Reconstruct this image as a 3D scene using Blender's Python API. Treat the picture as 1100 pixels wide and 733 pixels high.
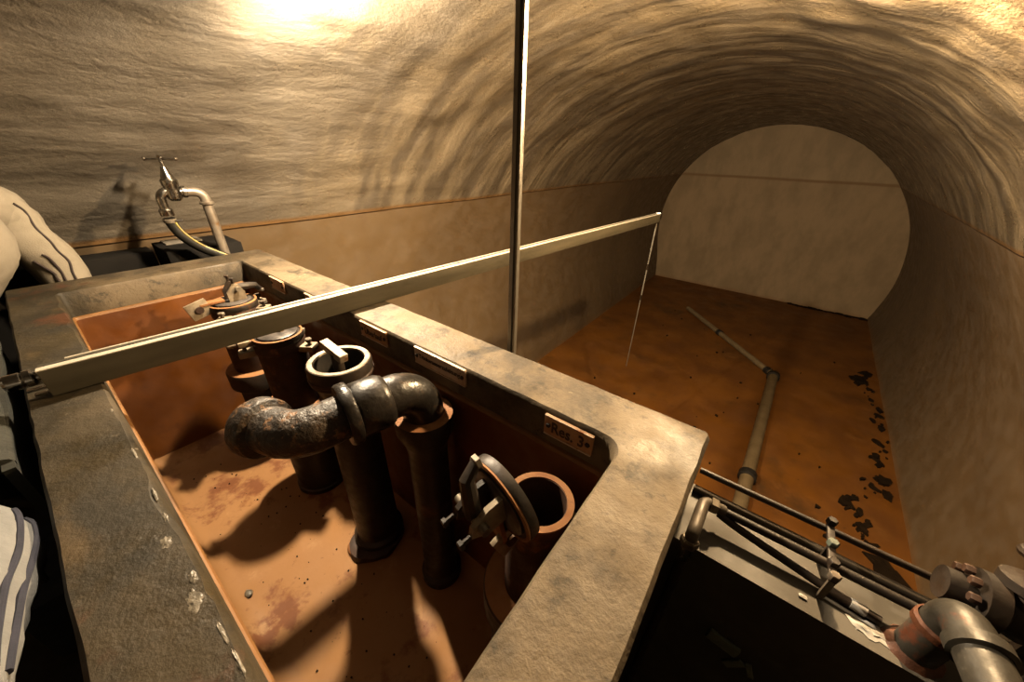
import bpy, bmesh, math, random
import numpy as np
from mathutils import Vector, Matrix, noise as mnoise

for o in list(bpy.data.objects): bpy.data.objects.remove(o)
C = bpy.context.scene.collection
random.seed(7)
PI = math.pi
# All coordinates below are written in units of the camera's height above the tank rim (0.5 m),
# with the camera at (0,0,0), +Y along the tunnel, +X to the right of it.
S = 0.5
YE = 22.0               # tunnel end wall
RES_Z = -.297*YE        # reservoir floor
def W(p): return Vector((p[0]*S, p[1]*S, (p[2]-RES_Z)*S))

# ------------------------------------------------------------------ camera
cam = bpy.data.cameras.new('camera'); camo = bpy.data.objects.new('camera', cam); C.objects.link(camo)
cam.sensor_width = 36; cam.lens = 36*381/1100; cam.clip_start = .02; cam.clip_end = 100
Rc = Matrix(((0.79558222, 0.60524561, 0.02695718), (-0.30791215, 0.3656225, 0.87835659), (0.52176532, -0.70710532, 0.47724523)))
camo.matrix_world = Matrix.Translation(W((0,0,0))) @ Rc.transposed().to_4x4()
bpy.context.scene.camera = camo
# ------------------------------------------------------------------ world, exposure
w = bpy.data.worlds.new('world'); bpy.context.scene.world = w; w.use_nodes = True
w.node_tree.nodes['Background'].inputs[0].default_value = (0.001, 0.001, 0.0012, 1)
w.node_tree.nodes['Background'].inputs[1].default_value = 1
vs = bpy.context.scene.view_settings
vs.view_transform = 'Standard'; vs.look = 'None'; vs.gamma = 1; vs.use_curve_mapping = False
vs.exposure = 0.0
LAMP_POS = (-2.90, 1.51, .81); LAMP_STRENGTH = 17500.0; LAMP_COL = (1.0, .80, .55)
LAMP2_POS = (-.1, 3.65, 1.06); LAMP2_STRENGTH = 13500.0; LAMP2_COL = (1.0, .70, .38)

# ------------------------------------------------------------------ materials
def rgba(c): return (c[0], c[1], c[2], 1)
class NT:
    def __init__(s, name):
        s.m = bpy.data.materials.new(name); s.m.use_nodes = True
        s.t = s.m.node_tree; s.n = s.t.nodes; s.l = s.t.links
        s.b = s.n['Principled BSDF']
        s.pos = s.n.new('ShaderNodeNewGeometry').outputs['Position']
    def node(s, typ, **kw):
        n = s.n.new(typ)
        for k, v in kw.items(): setattr(n, k, v)
        return n
    def put(s, sock, v):
        if isinstance(v, bpy.types.NodeSocket): s.l.new(v, sock)
        elif isinstance(v, (tuple, list)) and len(v) == 3 and len(sock.default_value) == 4: sock.default_value = rgba(v)
        else: sock.default_value = v
    def noise(s, scale, detail=4, rough=.55, stretch=(1,1,1), off=(0,0,0), dist=0):
        mp = s.node('ShaderNodeMapping'); s.l.new(s.pos, mp.inputs[0])
        mp.inputs['Scale'].default_value = stretch; mp.inputs['Location'].default_value = off
        n = s.node('ShaderNodeTexNoise'); s.l.new(mp.outputs[0], n.inputs['Vector'])
        n.inputs['Scale'].default_value = scale; n.inputs['Detail'].default_value = detail
        n.inputs['Roughness'].default_value = rough; n.inputs['Distortion'].default_value = dist
        return n.outputs['Fac']
    def ramp(s, fac, a, b):
        r = s.node('ShaderNodeMapRange'); r.interpolation_type = 'SMOOTHSTEP'
        s.put(r.inputs[0], fac); r.inputs[1].default_value = a; r.inputs[2].default_value = b
        return r.outputs[0]
    def mix(s, fac, a, b):
        n = s.node('ShaderNodeMix'); n.data_type = 'RGBA'
        s.put(n.inputs[0], fac); s.put(n.inputs[6], a); s.put(n.inputs[7], b)
        return n.outputs[2]
    def math(s, op, a, b=0.0):
        n = s.node('ShaderNodeMath', operation=op); s.put(n.inputs[0], a); s.put(n.inputs[1], b); return n.outputs[0]
    def sep(s):
        n = s.node('ShaderNodeSeparateXYZ'); s.l.new(s.pos, n.inputs[0]); return n.outputs
    def bump(s, h, strength, dist, prev=None):
        n = s.node('ShaderNodeBump'); n.inputs['Strength'].default_value = strength; n.inputs['Distance'].default_value = dist
        s.put(n.inputs['Height'], h)
        if prev is not None: s.l.new(prev, n.inputs['Normal'])
        return n.outputs[0]
    def out(s, col, rough, metal=0.0, normal=None, spec=None):
        s.put(s.b.inputs['Base Color'], col); s.put(s.b.inputs['Roughness'], rough); s.put(s.b.inputs['Metallic'], metal)
        if normal is not None: s.l.new(normal, s.b.inputs['Normal'])
        if spec is not None: s.b.inputs['Specular IOR Level'].default_value = spec
        return s.m

def simple(name, c1, c2, scale=12, rough=(.4,.7), metal=0.0, bump=.3, bscale=60, bdist=.002, layers=(), stretch=(1,1,1), spec=.3, k=.42):
    """two-tone noise + extra stain layers (colour, scale, lo, hi)"""
    t = NT(name)
    c1, c2 = [v*k for v in c1], [v*k for v in c2]; layers = [([v*k for v in l[0]],)+tuple(l[1:]) for l in layers]
    n = t.noise(scale, 5, stretch=stretch)
    col = t.mix(t.ramp(n, .32, .68), c1, c2)
    mt = metal
    for i, (lc, ls, lo, hi) in enumerate(layers):
        f = t.ramp(t.noise(ls, 6, .65, off=(3.1*i+1, 7.7*i, 2.3*i)), lo, hi)
        col = t.mix(f, col, lc)
    r = t.node('ShaderNodeMapRange'); t.put(r.inputs[0], t.noise(scale*2.3, 3, off=(5,2,9)))
    r.inputs[1].default_value = .3; r.inputs[2].default_value = .7; r.inputs[3].default_value = rough[0]; r.inputs[4].default_value = rough[1]
    nm = t.bump(t.noise(bscale, 5), bump, bdist) if bump else None
    return t.out(col, r.outputs[0], mt, nm, spec)

TIDE = (-.043*YE - RES_Z)*S
def vault_material(name, end=False):
    t = NT(name); t.gain = 1.5 if end else 1.0; x, y, z = t.sep()
    wob = t.math('MULTIPLY', t.math('SUBTRACT', t.noise(1.2, 2), .5), .03)
    zz = t.math('ADD', z, wob)
    below = t.ramp(t.math('SUBTRACT', TIDE, zz), -.004, .004)
    up = t.mix(t.ramp(t.noise(1.6, 5, .6, stretch=(1,.35,1.6)), .3, .7), (.098,.084,.065), (.058,.049,.037))
    up = t.mix(t.ramp(t.noise(5, 5, .65, stretch=(1,.3,2), off=(4,4,4)), .5, .75), up, (.125,.108,.086))
    up = t.mix(t.ramp(t.noise(.7, 4, .6, off=(9,1,3)), .55, .75), up, (.042,.034,.025))
    up = t.mix(t.math('MULTIPLY', t.ramp(t.noise(3, 5, .6, stretch=(1,.22,2.2), off=(7,3,1)), .54, .70), .75), up, (.034,.028,.021))
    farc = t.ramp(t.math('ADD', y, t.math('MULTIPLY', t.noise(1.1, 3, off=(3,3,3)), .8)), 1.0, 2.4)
    up = t.mix(t.math('MULTIPLY', farc, .6), up, t.mix(t.ramp(t.noise(4, 5, .6, stretch=(.3,1.2,.3)), .42, .6), (.19,.148,.092), (.075,.056,.034)))  # far plaster is warmer, and painted paler to stand in for wet lamp shine
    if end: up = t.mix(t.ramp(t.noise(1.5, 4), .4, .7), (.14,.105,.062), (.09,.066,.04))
    lo = t.mix(t.ramp(t.noise(1.1, 5, .6, stretch=(1,1,.5), off=(2,8,1)), .3, .7), (.120,.079,.039), (.092,.060,.029))
    lo = t.mix(t.ramp(t.noise(9, 4, .6, stretch=(1,1,.25)), .55, .8), lo, (.098,.061,.03))
    col = t.mix(below, up, lo)
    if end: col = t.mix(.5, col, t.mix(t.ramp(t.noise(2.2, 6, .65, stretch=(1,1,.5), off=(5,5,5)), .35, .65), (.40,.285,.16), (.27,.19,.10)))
    d = t.math('ABSOLUTE', t.math('SUBTRACT', zz, TIDE+.012))
    col = t.mix(t.math('MULTIPLY', t.ramp(d, .026 if not end else .042, .006 if not end else .012), .75), col, (.13,.065,.018))
    # rusty foot of the wall
    foot = t.ramp(t.math('ADD', z, t.math('MULTIPLY', t.noise(3, 4), .12)), .16, .05)
    col = t.mix(t.math('MULTIPLY', foot, .55), col, (.16,.075,.022))
    inv = t.math('SUBTRACT', 1.0, below)
    rg = t.node('ShaderNodeMapRange'); t.put(rg.inputs[0], t.noise(7, 4, off=(1,1,6)))
    rg.inputs[1].default_value = .35; rg.inputs[2].default_value = .65; rg.inputs[3].default_value = .25; rg.inputs[4].default_value = .6
    rough = t.math('ADD', rg.outputs[0], t.math('MULTIPLY', below, .2)) if not end else .75
    ha = t.noise(3.4, 3, .45, stretch=(1,.33,1.4), dist=.2); hb = t.noise(2.6, 3, .45, stretch=(.35,1.2,.35), dist=.5)
    far = t.ramp(t.math('ADD', y, t.math('MULTIPLY', t.noise(1.5, 2), .8)), 1.3, 2.9)
    hm = t.node('ShaderNodeMix'); t.put(hm.inputs[0], far); t.put(hm.inputs[2], ha); t.put(hm.inputs[3], hb)
    h1 = t.math('MULTIPLY', hm.outputs[0], inv)
    h2 = t.math('MULTIPLY', t.noise(60, 4, .65, stretch=(1,.7,1)), inv)
    h3 = t.noise(30, 5)
    nm = t.bump(h1, .75 if not end else .05, .06)
    nm = t.bump(h2, .45 if not end else .05, .010, nm)
    nm = t.bump(h3, .14, .003, nm)
    return t.out(col, rough, 0.0, nm, .6)

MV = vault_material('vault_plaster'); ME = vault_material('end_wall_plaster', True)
M_RES = simple('reservoir_floor_rust', (.31,.115,.014), (.20,.072,.011), 1.5, (.45,.75), bump=.25, bscale=25,
               layers=[((.12,.055,.014), .8, .52, .72), ((.31,.13,.028), 2.2, .55, .75), ((.10,.045,.012), 14, .66, .74)])
def rim_material():
    t = NT('rim_concrete'); x, y, z = t.sep()
    col = t.mix(t.ramp(t.noise(7, 8, .72), .38, .62), (0.0516,0.0370,0.0207), (0.0225,0.0163,0.0090))
    col = t.mix(t.ramp(t.noise(3, 6, .65, off=(3,1,1)), .46, .62), col, (0.0646,0.0472,0.0270))
    col = t.mix(t.math('MULTIPLY', t.ramp(t.noise(16, 7, .72, off=(1,6,2)), .52, .64), .8), col, (0.0146,0.0112,0.0062))
    near_side = t.ramp(t.math('ADD', y, t.math('MULTIPLY', t.math('SUBTRACT', t.noise(2.2, 5, .6, off=(8,8,8)), .5), .5)), .10, -.06)
    olive = t.mix(t.ramp(t.noise(5, 8, .7, off=(2,9,5)), .40, .62), (0.0066,0.0048,0.0015), (0.0181,0.0121,0.0037))
    olive = t.mix(t.ramp(t.noise(6, 6, .6, off=(4,2,7), stretch=(.5,1,1)), .56, .72), olive, (0.0363,0.0227,0.0077))
    col = t.mix(t.math('MULTIPLY', near_side, .92), col, olive)  # darker olive tone towards the near side of the rim
    col = t.mix(t.math('MULTIPLY', t.ramp(t.noise(3.4, 7, .7, off=(6,3,3)), .58, .68), .8), col, (0.0421,0.0135,0.0039))
    col = t.mix(t.ramp(t.noise(26, 6, .7, off=(9,9,1)), .66, .74), col, (0.1067,0.0870,0.0618))
    rr = t.node('ShaderNodeMapRange'); t.put(rr.inputs[0], t.noise(8, 4)); rr.inputs[1].default_value = .35; rr.inputs[2].default_value = .65; rr.inputs[3].default_value = .5; rr.inputs[4].default_value = .85
    nm = t.bump(t.noise(14, 6, .7), .5, .008); nm = t.bump(t.noise(70, 4, .6), .5, .003, nm)
    return t.out(col, rr.outputs[0], 0.0, nm, .25)
M_CONC = rim_material()
M_WALLC = simple('dam_concrete', (.105,.089,.066), (.055,.047,.035), 4, (.5,.85), bump=.4, bscale=40,
               layers=[((.15,.13,.098), 6, .58, .75), ((.03,.026,.02), 3, .56, .70)])
M_DARKC = simple('walkway_concrete', (.07,.065,.055), (.04,.037,.032), 4, (.6,.9), bump=.3, bscale=30)
M_LINE = simple('tank_lining_orange', (.19,.058,.006), (.125,.036,.004), 6, (.4,.7), bump=.3, bscale=40, stretch=(1,1,.8),
               layers=[((.085,.024,.005), 8, .55, .75), ((.23,.085,.014), 3, .58, .78)])
M_TFL = simple('tank_floor_silt', (.40,.20,.072), (.34,.16,.05), 3, (.6,.9), bump=.25, bscale=60,
               layers=[((.20,.065,.016), 4.5, .55, .66), ((.25,.10,.03), 30, .62, .72), ((.44,.24,.10), 9, .6, .75), ((.09,.035,.012), 38, .70, .74)])
M_LIP = simple('lining_lip', (.26,.115,.028), (.18,.075,.015), 8, (.5,.8), bump=.2)
M_IRON = simple('black_iron', (.020,.015,.011), (.038,.023,.013), 14, (.4,.65), .0, .35, 90, .002,
               layers=[((.12,.045,.014), 9, .60, .74)], spec=.25)
M_RUSTI = simple('rusty_iron', (.065,.025,.009), (.034,.015,.008), 14, (.5,.8), .0, .4, 90, .002,
               layers=[((.26,.10,.025), 12, .58, .72)])
M_PITCH = simple('tarred_pipe', (.014,.012,.010), (.026,.020,.015), 10, (.25,.45), .0, .5, 70, .003,
               layers=[((.07,.042,.022), 26, .55, .68)], spec=.3)
M_CRUST = simple('crusted_tar', (.022,.016,.011), (.055,.034,.018), 30, (.4,.65), .0, .9, 60, .006,
               layers=[((.22,.11,.045), 40, .54, .64)], spec=.3)
M_DUST = simple('rust_dust', (.36,.16,.05), (.27,.105,.03), 18, (.7,.9), bump=.3, layers=[((.15,.06,.02), 50, .66, .72)])
M_WORN = simple('worn_grey_iron', (.33,.28,.21), (.16,.12,.085), 30, (.35,.6), .5, .3, 90, .001, layers=[((.09,.05,.03), 22, .58, .7)])
M_PLATE = simple('pale_zinc_plate', (.44,.36,.25), (.27,.20,.13), 30, (.4,.65), .3, .3, 90, .001, layers=[((.20,.085,.03), 25, .58, .7)])
M_DPLATE = simple('dark_blue_lid', (.075,.065,.06), (.125,.105,.09), 22, (.3,.55), .4, .25, 90, .001, layers=[((.03,.024,.02), 14, .56, .7)])
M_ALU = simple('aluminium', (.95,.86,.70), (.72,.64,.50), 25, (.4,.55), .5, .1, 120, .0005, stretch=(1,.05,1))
M_ALUP = simple('aluminium_pole', (.55,.50,.42), (.42,.38,.31), 25, (.3,.45), .8, .1, 120, .0005, stretch=(1,1,.05))
M_ALUD = simple('dark_aluminium', (.13,.108,.066), (.085,.07,.042), 25, (.45,.65), .3, .1, 120, .0005, stretch=(1,.05,1))  # darker aluminium tone for the bar body below its paler strips
M_GROOVE = simple('dark_groove', (.05,.045,.035), (.08,.07,.05), 20, (.5,.7), .3, 0)
M_CHROME = simple('chrome', (.75,.70,.62), (.62,.56,.48), 40, (.12,.3), 1.0, .1, 120, .0005, layers=[((.30,.20,.12), 60, .62, .72)])
M_GALV = simple('galvanised_pipe', (.40,.34,.27), (.28,.22,.16), 20, (.3,.5), .6, .3, 90, .001, layers=[((.25,.13,.05), 20, .60, .74)])
M_GALVD = simple('dull_galvanised_pipe', (.13,.105,.075), (.08,.062,.045), 20, (.4,.65), .3, .3, 90, .001, layers=[((.20,.10,.04), 20, .62, .74)])
M_HOSE = simple('black_rubber_hose', (.012,.011,.009), (.02,.018,.014), 20, (.45,.65), 0, .1, 90, spec=.12)
M_YEL = simple('yellow_hose_line', (.40,.29,.05), (.30,.21,.04), 20, (.4,.6), 0, 0)
M_TAR = simple('bitumen_block', (.010,.009,.008), (.018,.016,.014), 5, (.85,.98), 0, .4, 30, spec=.05)
M_GREYC = simple('pale_cement', (.30,.27,.22), (.22,.19,.15), 8, (.6,.85), 0, .4, 40)
M_ENAM = simple('enamel_sign', (.80,.62,.45), (.66,.48,.33), 20, (.3,.6), 0, .2, 80, .001, layers=[((.28,.105,.035), 30, .58, .68)])
M_ENAMR = simple('rusted_sign', (.62,.36,.19), (.48,.24,.11), 25, (.5,.8), 0, .4, 80, .002, layers=[((.50,.40,.28), 28, .60, .70), ((.10,.04,.02), 40, .60, .70)])
M_INK = simple('sign_ink', (.025,.018,.014), (.06,.03,.018), 60, (.5,.7), 0, 0)
M_PVC = simple('grey_pvc', (.30,.22,.12), (.23,.165,.085), 8, (.4,.6), 0, .1, 60)
M_BLK = simple('black_rubber', (.015,.013,.011), (.03,.025,.02), 12, (.5,.7), 0, .2, 60)
M_LIME = simple('lime_crust', (.26,.225,.17), (.10,.083,.058), 40, (.3,.6), 0, .8, 90, .003)
M_PAINTW = simple('white_paint', (.55,.53,.50), (.42,.39,.34), 25, (.4,.6), 0, .3, 60, layers=[((.30,.09,.02), 12, .62, .70)])
M_REDR = simple('red_rust', (.14,.038,.007), (.07,.020,.005), 25, (.5,.8), 0, .6, 80, .003)
M_GPAINT = simple('grey_painted_pipe', (.062,.054,.041), (.033,.029,.022), 14, (.35,.6), .2, .4, 70, .002, layers=[((.20,.18,.145), 22, .62, .70), ((.17,.045,.015), 14, .60, .70)])
M_FLAKE = simple('dark_sludge', (.018,.011,.006), (.03,.018,.009), 20, (.8,.95), 0, .4, 60, spec=.05)
M_GREEN = simple('faded_green_paint', (.20,.23,.16), (.11,.13,.10), 20, (.5,.8), 0, .3, 60)
M_CREAM = simple('cream_fleece', (.36,.31,.235), (.32,.275,.205), 30, (.85,.95), 0, .5, 250, .002)
M_GREYF = simple('grey_fleece', (.24,.245,.25), (.19,.195,.20), 25, (.85,.95), 0, .5, 250, .002)
M_NAVY = simple('navy_stripe', (.012,.014,.03), (.02,.022,.045), 25, (.8,.9), 0, .2, 200)
M_PIPING = simple('brown_piping', (.035,.024,.02), (.055,.036,.03), 25, (.8,.9), 0, .2, 200)
M_OLIVE = simple('olive_cloth', (.032,.032,.022), (.02,.02,.014), 10, (.8,.95), 0, .5, 120, .003)
M_TROU = simple('dark_trousers', (.02,.022,.03), (.03,.032,.04), 10, (.8,.95), 0, .4, 120)
M_SKIN = simple('skin', (.48,.27,.18), (.42,.22,.14), 20, (.45,.6), 0, .15, 120)
M_HAIR = simple('hair', (.03,.02,.012), (.05,.033,.02), 60, (.5,.7), 0, .6, 150)
M_BLUE = simple('blue_canvas', (.035,.05,.075), (.025,.035,.055), 14, (.7,.9), 0, .4, 120)
def emis(name, col, st):
    t = NT(name); t.b.inputs['Base Color'].default_value = rgba((.8,.8,.8))
    t.b.inputs['Emission Color'].default_value = rgba(col); t.b.inputs['Emission Strength'].default_value = st
    return t.m
M_GLOW = emis('lit_lamp_glass', LAMP_COL, LAMP_STRENGTH); M_GLOW2 = emis('lit_lamp_glass_far', LAMP2_COL, LAMP2_STRENGTH)

# ------------------------------------------------------------------ builders
BASE = {}
def tag(o, label=None, cat=None, group=None, kind=None):
    if label: o['label'] = label
    if cat: o['category'] = cat
    if group: o['group'] = group
    if kind: o['kind'] = kind
    return o
def thing(name, base, label, cat, group=None):
    o = bpy.data.objects.new(name, None); C.objects.link(o); o.location = W(base); o.empty_display_size = .05
    BASE[o.name] = Vector(base); return tag(o, label, cat, group)
class B:
    def __init__(s): s.v = []; s.f = []
    def add(s, vs, fs):
        k = len(s.v); s.v += [Vector(p) for p in vs]; s.f += [[i+k for i in f] for f in fs]; return s
    def box(s, c, d, M=None, bev=0):
        if bev:
            bm = bmesh.new(); bmesh.ops.create_cube(bm, size=1)
            for v in bm.verts: v.co = Vector((v.co.x*d[0], v.co.y*d[1], v.co.z*d[2]))
            bmesh.ops.bevel(bm, geom=bm.edges[:], offset=bev, segments=2, affect='EDGES', profile=.6)
            bm.verts.index_update()
            vs = [v.co.copy() for v in bm.verts]; fs = [[v.index for v in f.verts] for f in bm.faces]; bm.free()
        else:
            vs = [Vector((x*d[0]/2, y*d[1]/2, z*d[2]/2)) for x in (-1,1) for y in (-1,1) for z in (-1,1)]
            fs = [(0,1,3,2),(4,6,7,5),(0,4,5,1),(2,3,7,6),(0,2,6,4),(1,5,7,3)]
        if M is not None: vs = [M @ v for v in vs]
        return s.add([v+Vector(c) for v in vs], fs)
    def lathe(s, prof, base=(0,0,0), axis=(0,0,1), n=40, cap0=True, cap1=True, a0=0, a1=2*PI, jit=0):
        """prof: list of (radius, height along axis)"""
        ax = Vector(axis).normalized(); q = Vector((0,0,1)).rotation_difference(ax)
        full = abs(a1-a0-2*PI) < 1e-6; m = n if full else n+1
        vs = []; fs = []
        for r, h in prof:
            for i in range(m):
                a = a0+(a1-a0)*i/n
                rr = r*(1+(jit*mnoise.noise(Vector((math.cos(a)*2.5, math.sin(a)*2.5, h*6+base[0]*9))) if jit else 0))
                vs.append(q @ Vector((rr*math.cos(a), rr*math.sin(a), h))+Vector(base))
        for j in range(len(prof)-1):
            for i in range(n if full else n):
                i2 = (i+1) % m
                fs.append((j*m+i, j*m+i2, (j+1)*m+i2, (j+1)*m+i))
        if full and cap0 and prof[0][0] > 1e-6: fs.append(list(range(m))[::-1])
        if full and cap1 and prof[-1][0] > 1e-6: k = (len(prof)-1)*m; fs.append(list(range(k, k+m)))
        return s.add(vs, fs)
    def cyl(s, p0, p1, r, r1=None, n=20):
        p0 = Vector(p0); d = Vector(p1)-p0
        return s.lathe([(r,0),(r if r1 is None else r1, d.length)], p0, d, n)
    def tube(s, pts, r, n=16, cap=True, jit=0, flat=None):
        pts = [Vector(p) for p in pts]; N = len(pts)
        rs = r if isinstance(r, (list, tuple)) else [r]*N
        t0 = (pts[1]-pts[0]).normalized()
        u = t0.orthogonal().normalized()
        if flat is not None: u = (Vector(flat)-t0*Vector(flat).dot(t0)).normalized()
        vs = []; fs = []; prev = t0
        for i in range(N):
            t = (pts[min(i+1,N-1)]-pts[max(i-1,0)]).normalized()
            u = prev.rotation_difference(t) @ u; prev = t; v = t.cross(u)
            for k in range(n):
                a = 2*PI*k/n; d = u*math.cos(a)+v*math.sin(a)
                rr = rs[i]
                if jit: rr *= 1+jit*mnoise.noise((pts[i]+d*rr)*14)
                vs.append(pts[i]+d*rr)
        for i in range(N-1):
            for k in range(n): k2 = (k+1) % n; fs.append((i*n+k, i*n+k2, (i+1)*n+k2, (i+1)*n+k))
        if cap: fs += [list(range(n))[::-1], list(range((N-1)*n, N*n))]
        return s.add(vs, fs)
    def prism(s, poly, axis, a, b):
        """poly: 2D points in the other two axes (x,y)->axis z, (x,z)->axis y, (y,z)->axis x"""
        def P(p, h): return {'z': (p[0],p[1],h), 'y': (p[0],h,p[1]), 'x': (h,p[0],p[1])}[axis]
        n = len(poly); vs = [P(p,a) for p in poly]+[P(p,b) for p in poly]
        fs = [list(range(n)), list(range(n,2*n))]+[(i,(i+1)%n,n+(i+1)%n,n+i) for i in range(n)]
        return s.add(vs, fs)
    def xf(s, M, k0=0):
        for i in range(k0, len(s.v)): s.v[i] = M @ s.v[i]
        return s
    def build(s, name, mat, parent=None, base=None, angle=35, recalc=True):
        if parent is not None: base = BASE[parent.name]
        elif base is None: base = Vector((0,0,RES_Z))
        base = Vector(base)
        me = bpy.data.meshes.new(name); me.from_pydata([(p-base)*S for p in s.v], [], s.f)
        if recalc:
            bm = bmesh.new(); bm.from_mesh(me); bmesh.ops.recalc_face_normals(bm, faces=bm.faces[:]); bm.to_mesh(me); bm.free()
        me.polygons.foreach_set('use_smooth', [True]*len(me.polygons)); me.set_sharp_from_angle(angle=math.radians(angle))
        me.materials.append(mat)
        o = bpy.data.objects.new(name, me); C.objects.link(o); BASE[o.name] = base
        if parent is not None: o.parent = parent
        else: o.location = W(base)
        return o
def struct(o): o['kind'] = 'structure'; return o
def arc(c, r, a0, a1, e1, e2, n=10):
    c, e1, e2 = Vector(c), Vector(e1), Vector(e2)
    return [c+e1*(r*math.cos(a0+(a1-a0)*i/n))+e2*(r*math.sin(a0+(a1-a0)*i/n)) for i in range(n+1)]
def bend_path(pts, r, n=8):
    """polyline with filleted corners"""
    P = [Vector(p) for p in pts]; out = [P[0]]
    for i in range(1, len(P)-1):
        a = (P[i-1]-P[i]).normalized(); b = (P[i+1]-P[i]).normalized()
        ang = a.angle(b); d = min(r/math.tan(ang/2), (P[i-1]-P[i]).length*.49 if i > 1 else (P[i-1]-P[i]).length*.95, (P[i+1]-P[i]).length*.95)
        rr = d*math.tan(ang/2); bis = (a+b).normalized(); c = P[i]+bis*(rr/math.sin(ang/2))
        s0 = P[i]+a*d-c; s1 = P[i]+b*d-c
        tot = s0.angle(s1); axis = s0.cross(s1).normalized()
        for k in range(n+1): out.append(c+Matrix.Rotation(tot*k/n, 3, axis) @ s0)
    out.append(P[-1]); return out
def bolt(parent, p, axis, r=.022, h=.03, mat=None, name='bolt', shank=0):
    b = B(); ax = Vector(axis).normalized()
    if shank: b.lathe([(r*.5,0),(r*.5,shank)], p, ax, 10); p = Vector(p)+ax*shank
    b.lathe([(r,0),(r,h*.8),(r*.8,h)], p, ax, 6)
    return b.build(name, mat or M_WORN, parent)

# ------------------------------------------------------------------ tunnel vault
ctr = (-.041, -.187)
_end = [(-.252,-.297),(-.266,-.221),(-.268,-.149),(-.245,-.040),(-.202,.008),(-.137,.043),(-.059,.055),(.019,.044),(.085,.014),(.138,-.040),(.176,-.103),(.197,-.170),(.203,-.236),(.191,-.297)]
_ang = []; _rad = []
for x, z in _end:
    a = math.atan2(z-ctr[1], x-ctr[0])
    if a < -PI/2-1e-3: a += 2*PI
    if x < ctr[0] and a < 0: a += 2*PI
    _ang.append(a); _rad.append(math.hypot(x-ctr[0], z-ctr[1]))
_ang = np.array(_ang[::-1]); _rad = np.array(_rad[::-1])
_co = np.polyfit(_ang-PI/2, _rad, 6)
def radius(a): return float(np.polyval(_co, a-PI/2))
A0, A1 = float(_ang[0]), float(_ang[-1])
def vault_point(a, y, rough=True):
    r = radius(a); dx = r*math.cos(a); dz = r*math.sin(a)
    if dx > 0:
        k = min(1, max(0, (YE-y)/(YE*.68)))
        t = min(1, max(0, (dz+.11)/.254))
        dx *= 1-k*(.10+.11*t*(1 if dz < .144 else max(0, 1-(dz-.144)/.12)))
    x, z = (ctr[0]+dx)*YE, (ctr[1]+dz)*YE
    if rough:
        up = min(1, max(0, (z+1.0)/.5))
        n = mnoise.noise(Vector((a*7, y*1.1, 3)))*.035+mnoise.noise(Vector((a*3, y*2.6, 9)))*.012+mnoise.noise(Vector((a*22, y*1.6, 1)))*.016
        n = n*up + mnoise.noise(Vector((a*4, y*.6, 5)))*.02*(1-up)
        x += math.cos(a)*n; z += math.sin(a)*n
    return (x, y, z)
def build_vault():
    ys = list(np.arange(-5, 8, .07))+list(np.arange(8, YE+.01, .25)); ys[-1] = YE
    na = 170; vs = []; fs = []
    for y in ys:
        for i in range(na+1): vs.append(vault_point(A0+(A1-A0)*i/na, y))
    m = na+1
    for j in range(len(ys)-1):
        for i in range(na): fs.append((j*m+i, j*m+i+1, (j+1)*m+i+1, (j+1)*m+i))
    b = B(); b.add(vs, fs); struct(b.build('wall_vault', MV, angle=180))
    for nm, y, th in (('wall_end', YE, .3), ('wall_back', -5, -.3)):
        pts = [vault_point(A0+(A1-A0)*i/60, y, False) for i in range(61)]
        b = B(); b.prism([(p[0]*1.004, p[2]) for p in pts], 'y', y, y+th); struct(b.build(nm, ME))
build_vault()
b = B(); b.box((-.9, YE/2+.7, RES_Z-.1), (12, YE-1, .2)); struct(b.build('floor_reservoir', M_RES))
b = B(); b.prism([(-6.2,-6.6),(4,-6.6),(4,-1.3),(.012,-1.3),(.012,-2.9),(-6.2,-2.9)], 'y', 1.07, 1.385); struct(b.build('wall_dam', M_WALLC))
b = B(); b.box((-.9, -1.97, -3.0), (11.5, 6.07, .2)); struct(b.build('floor_walkway', M_DARKC))

# ------------------------------------------------------------------ concrete tank
IX0, IX1, IY0, IY1 = -4.0, -.256, -.053, 1.09
OX0, OX1, OY0, OY1 = -4.36, .01, -.283, 1.385
def rrect(x0, x1, y0, y1, rad, step=.045):
    """rounded rectangle, rad = radii at (x0y0, x1y0, x1y1, x0y1)"""
    cs = [((x0,y0),PI,rad[0],(1,1)),((x1,y0),1.5*PI,rad[1],(-1,1)),((x1,y1),0,rad[2],(-1,-1)),((x0,y1),.5*PI,rad[3],(1,-1))]
    key = []
    for (cx, cy), a, r, sg in cs:
        ox, oy = cx+sg[0]*r, cy+sg[1]*r
        for k in range(7): t = a+PI/2*k/6; key.append((ox+r*math.cos(t), oy+r*math.sin(t)))
    out = []
    for i in range(len(key)):
        p, q = Vector(key[i]), Vector(key[(i+1) % len(key)]); L = (q-p).length; n = max(1, int(L/step))
        for k in range(n): out.append(p+(q-p)*(k/n))
    return out
def offset(loop, d):
    n = len(loop); out = []
    for i in range(n):
        t = (loop[(i+1)%n]-loop[i-1]).normalized(); out.append(loop[i]+Vector((-t.y, t.x))*d)
    return out
def loft(loops):
    vs = []; fs = []; n = len(loops[0][0])
    for lp, z in loops: vs += [(p.x, p.y, z) for p in lp]
    for j in range(len(loops)-1):
        for i in range(n): fs.append((j*n+i, j*n+(i+1)%n, (j+1)*n+(i+1)%n, (j+1)*n+i))
    return vs, fs
def chipped(loop, amp, sgn, where=None, big=0):
    out = []; n = len(loop)
    for i, p in enumerate(loop):
        t = (loop[(i+1)%n]-loop[i-1]).normalized(); nn = Vector((-t.y, t.x))
        d = amp*mnoise.noise(Vector((p.x*9, p.y*9, 2)))
        if big and where(p): d += big*max(0, mnoise.noise(Vector((p.x*6, p.y*6, 8)))-.05)*-sgn
        out.append(p+nn*d)
    return out
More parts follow.
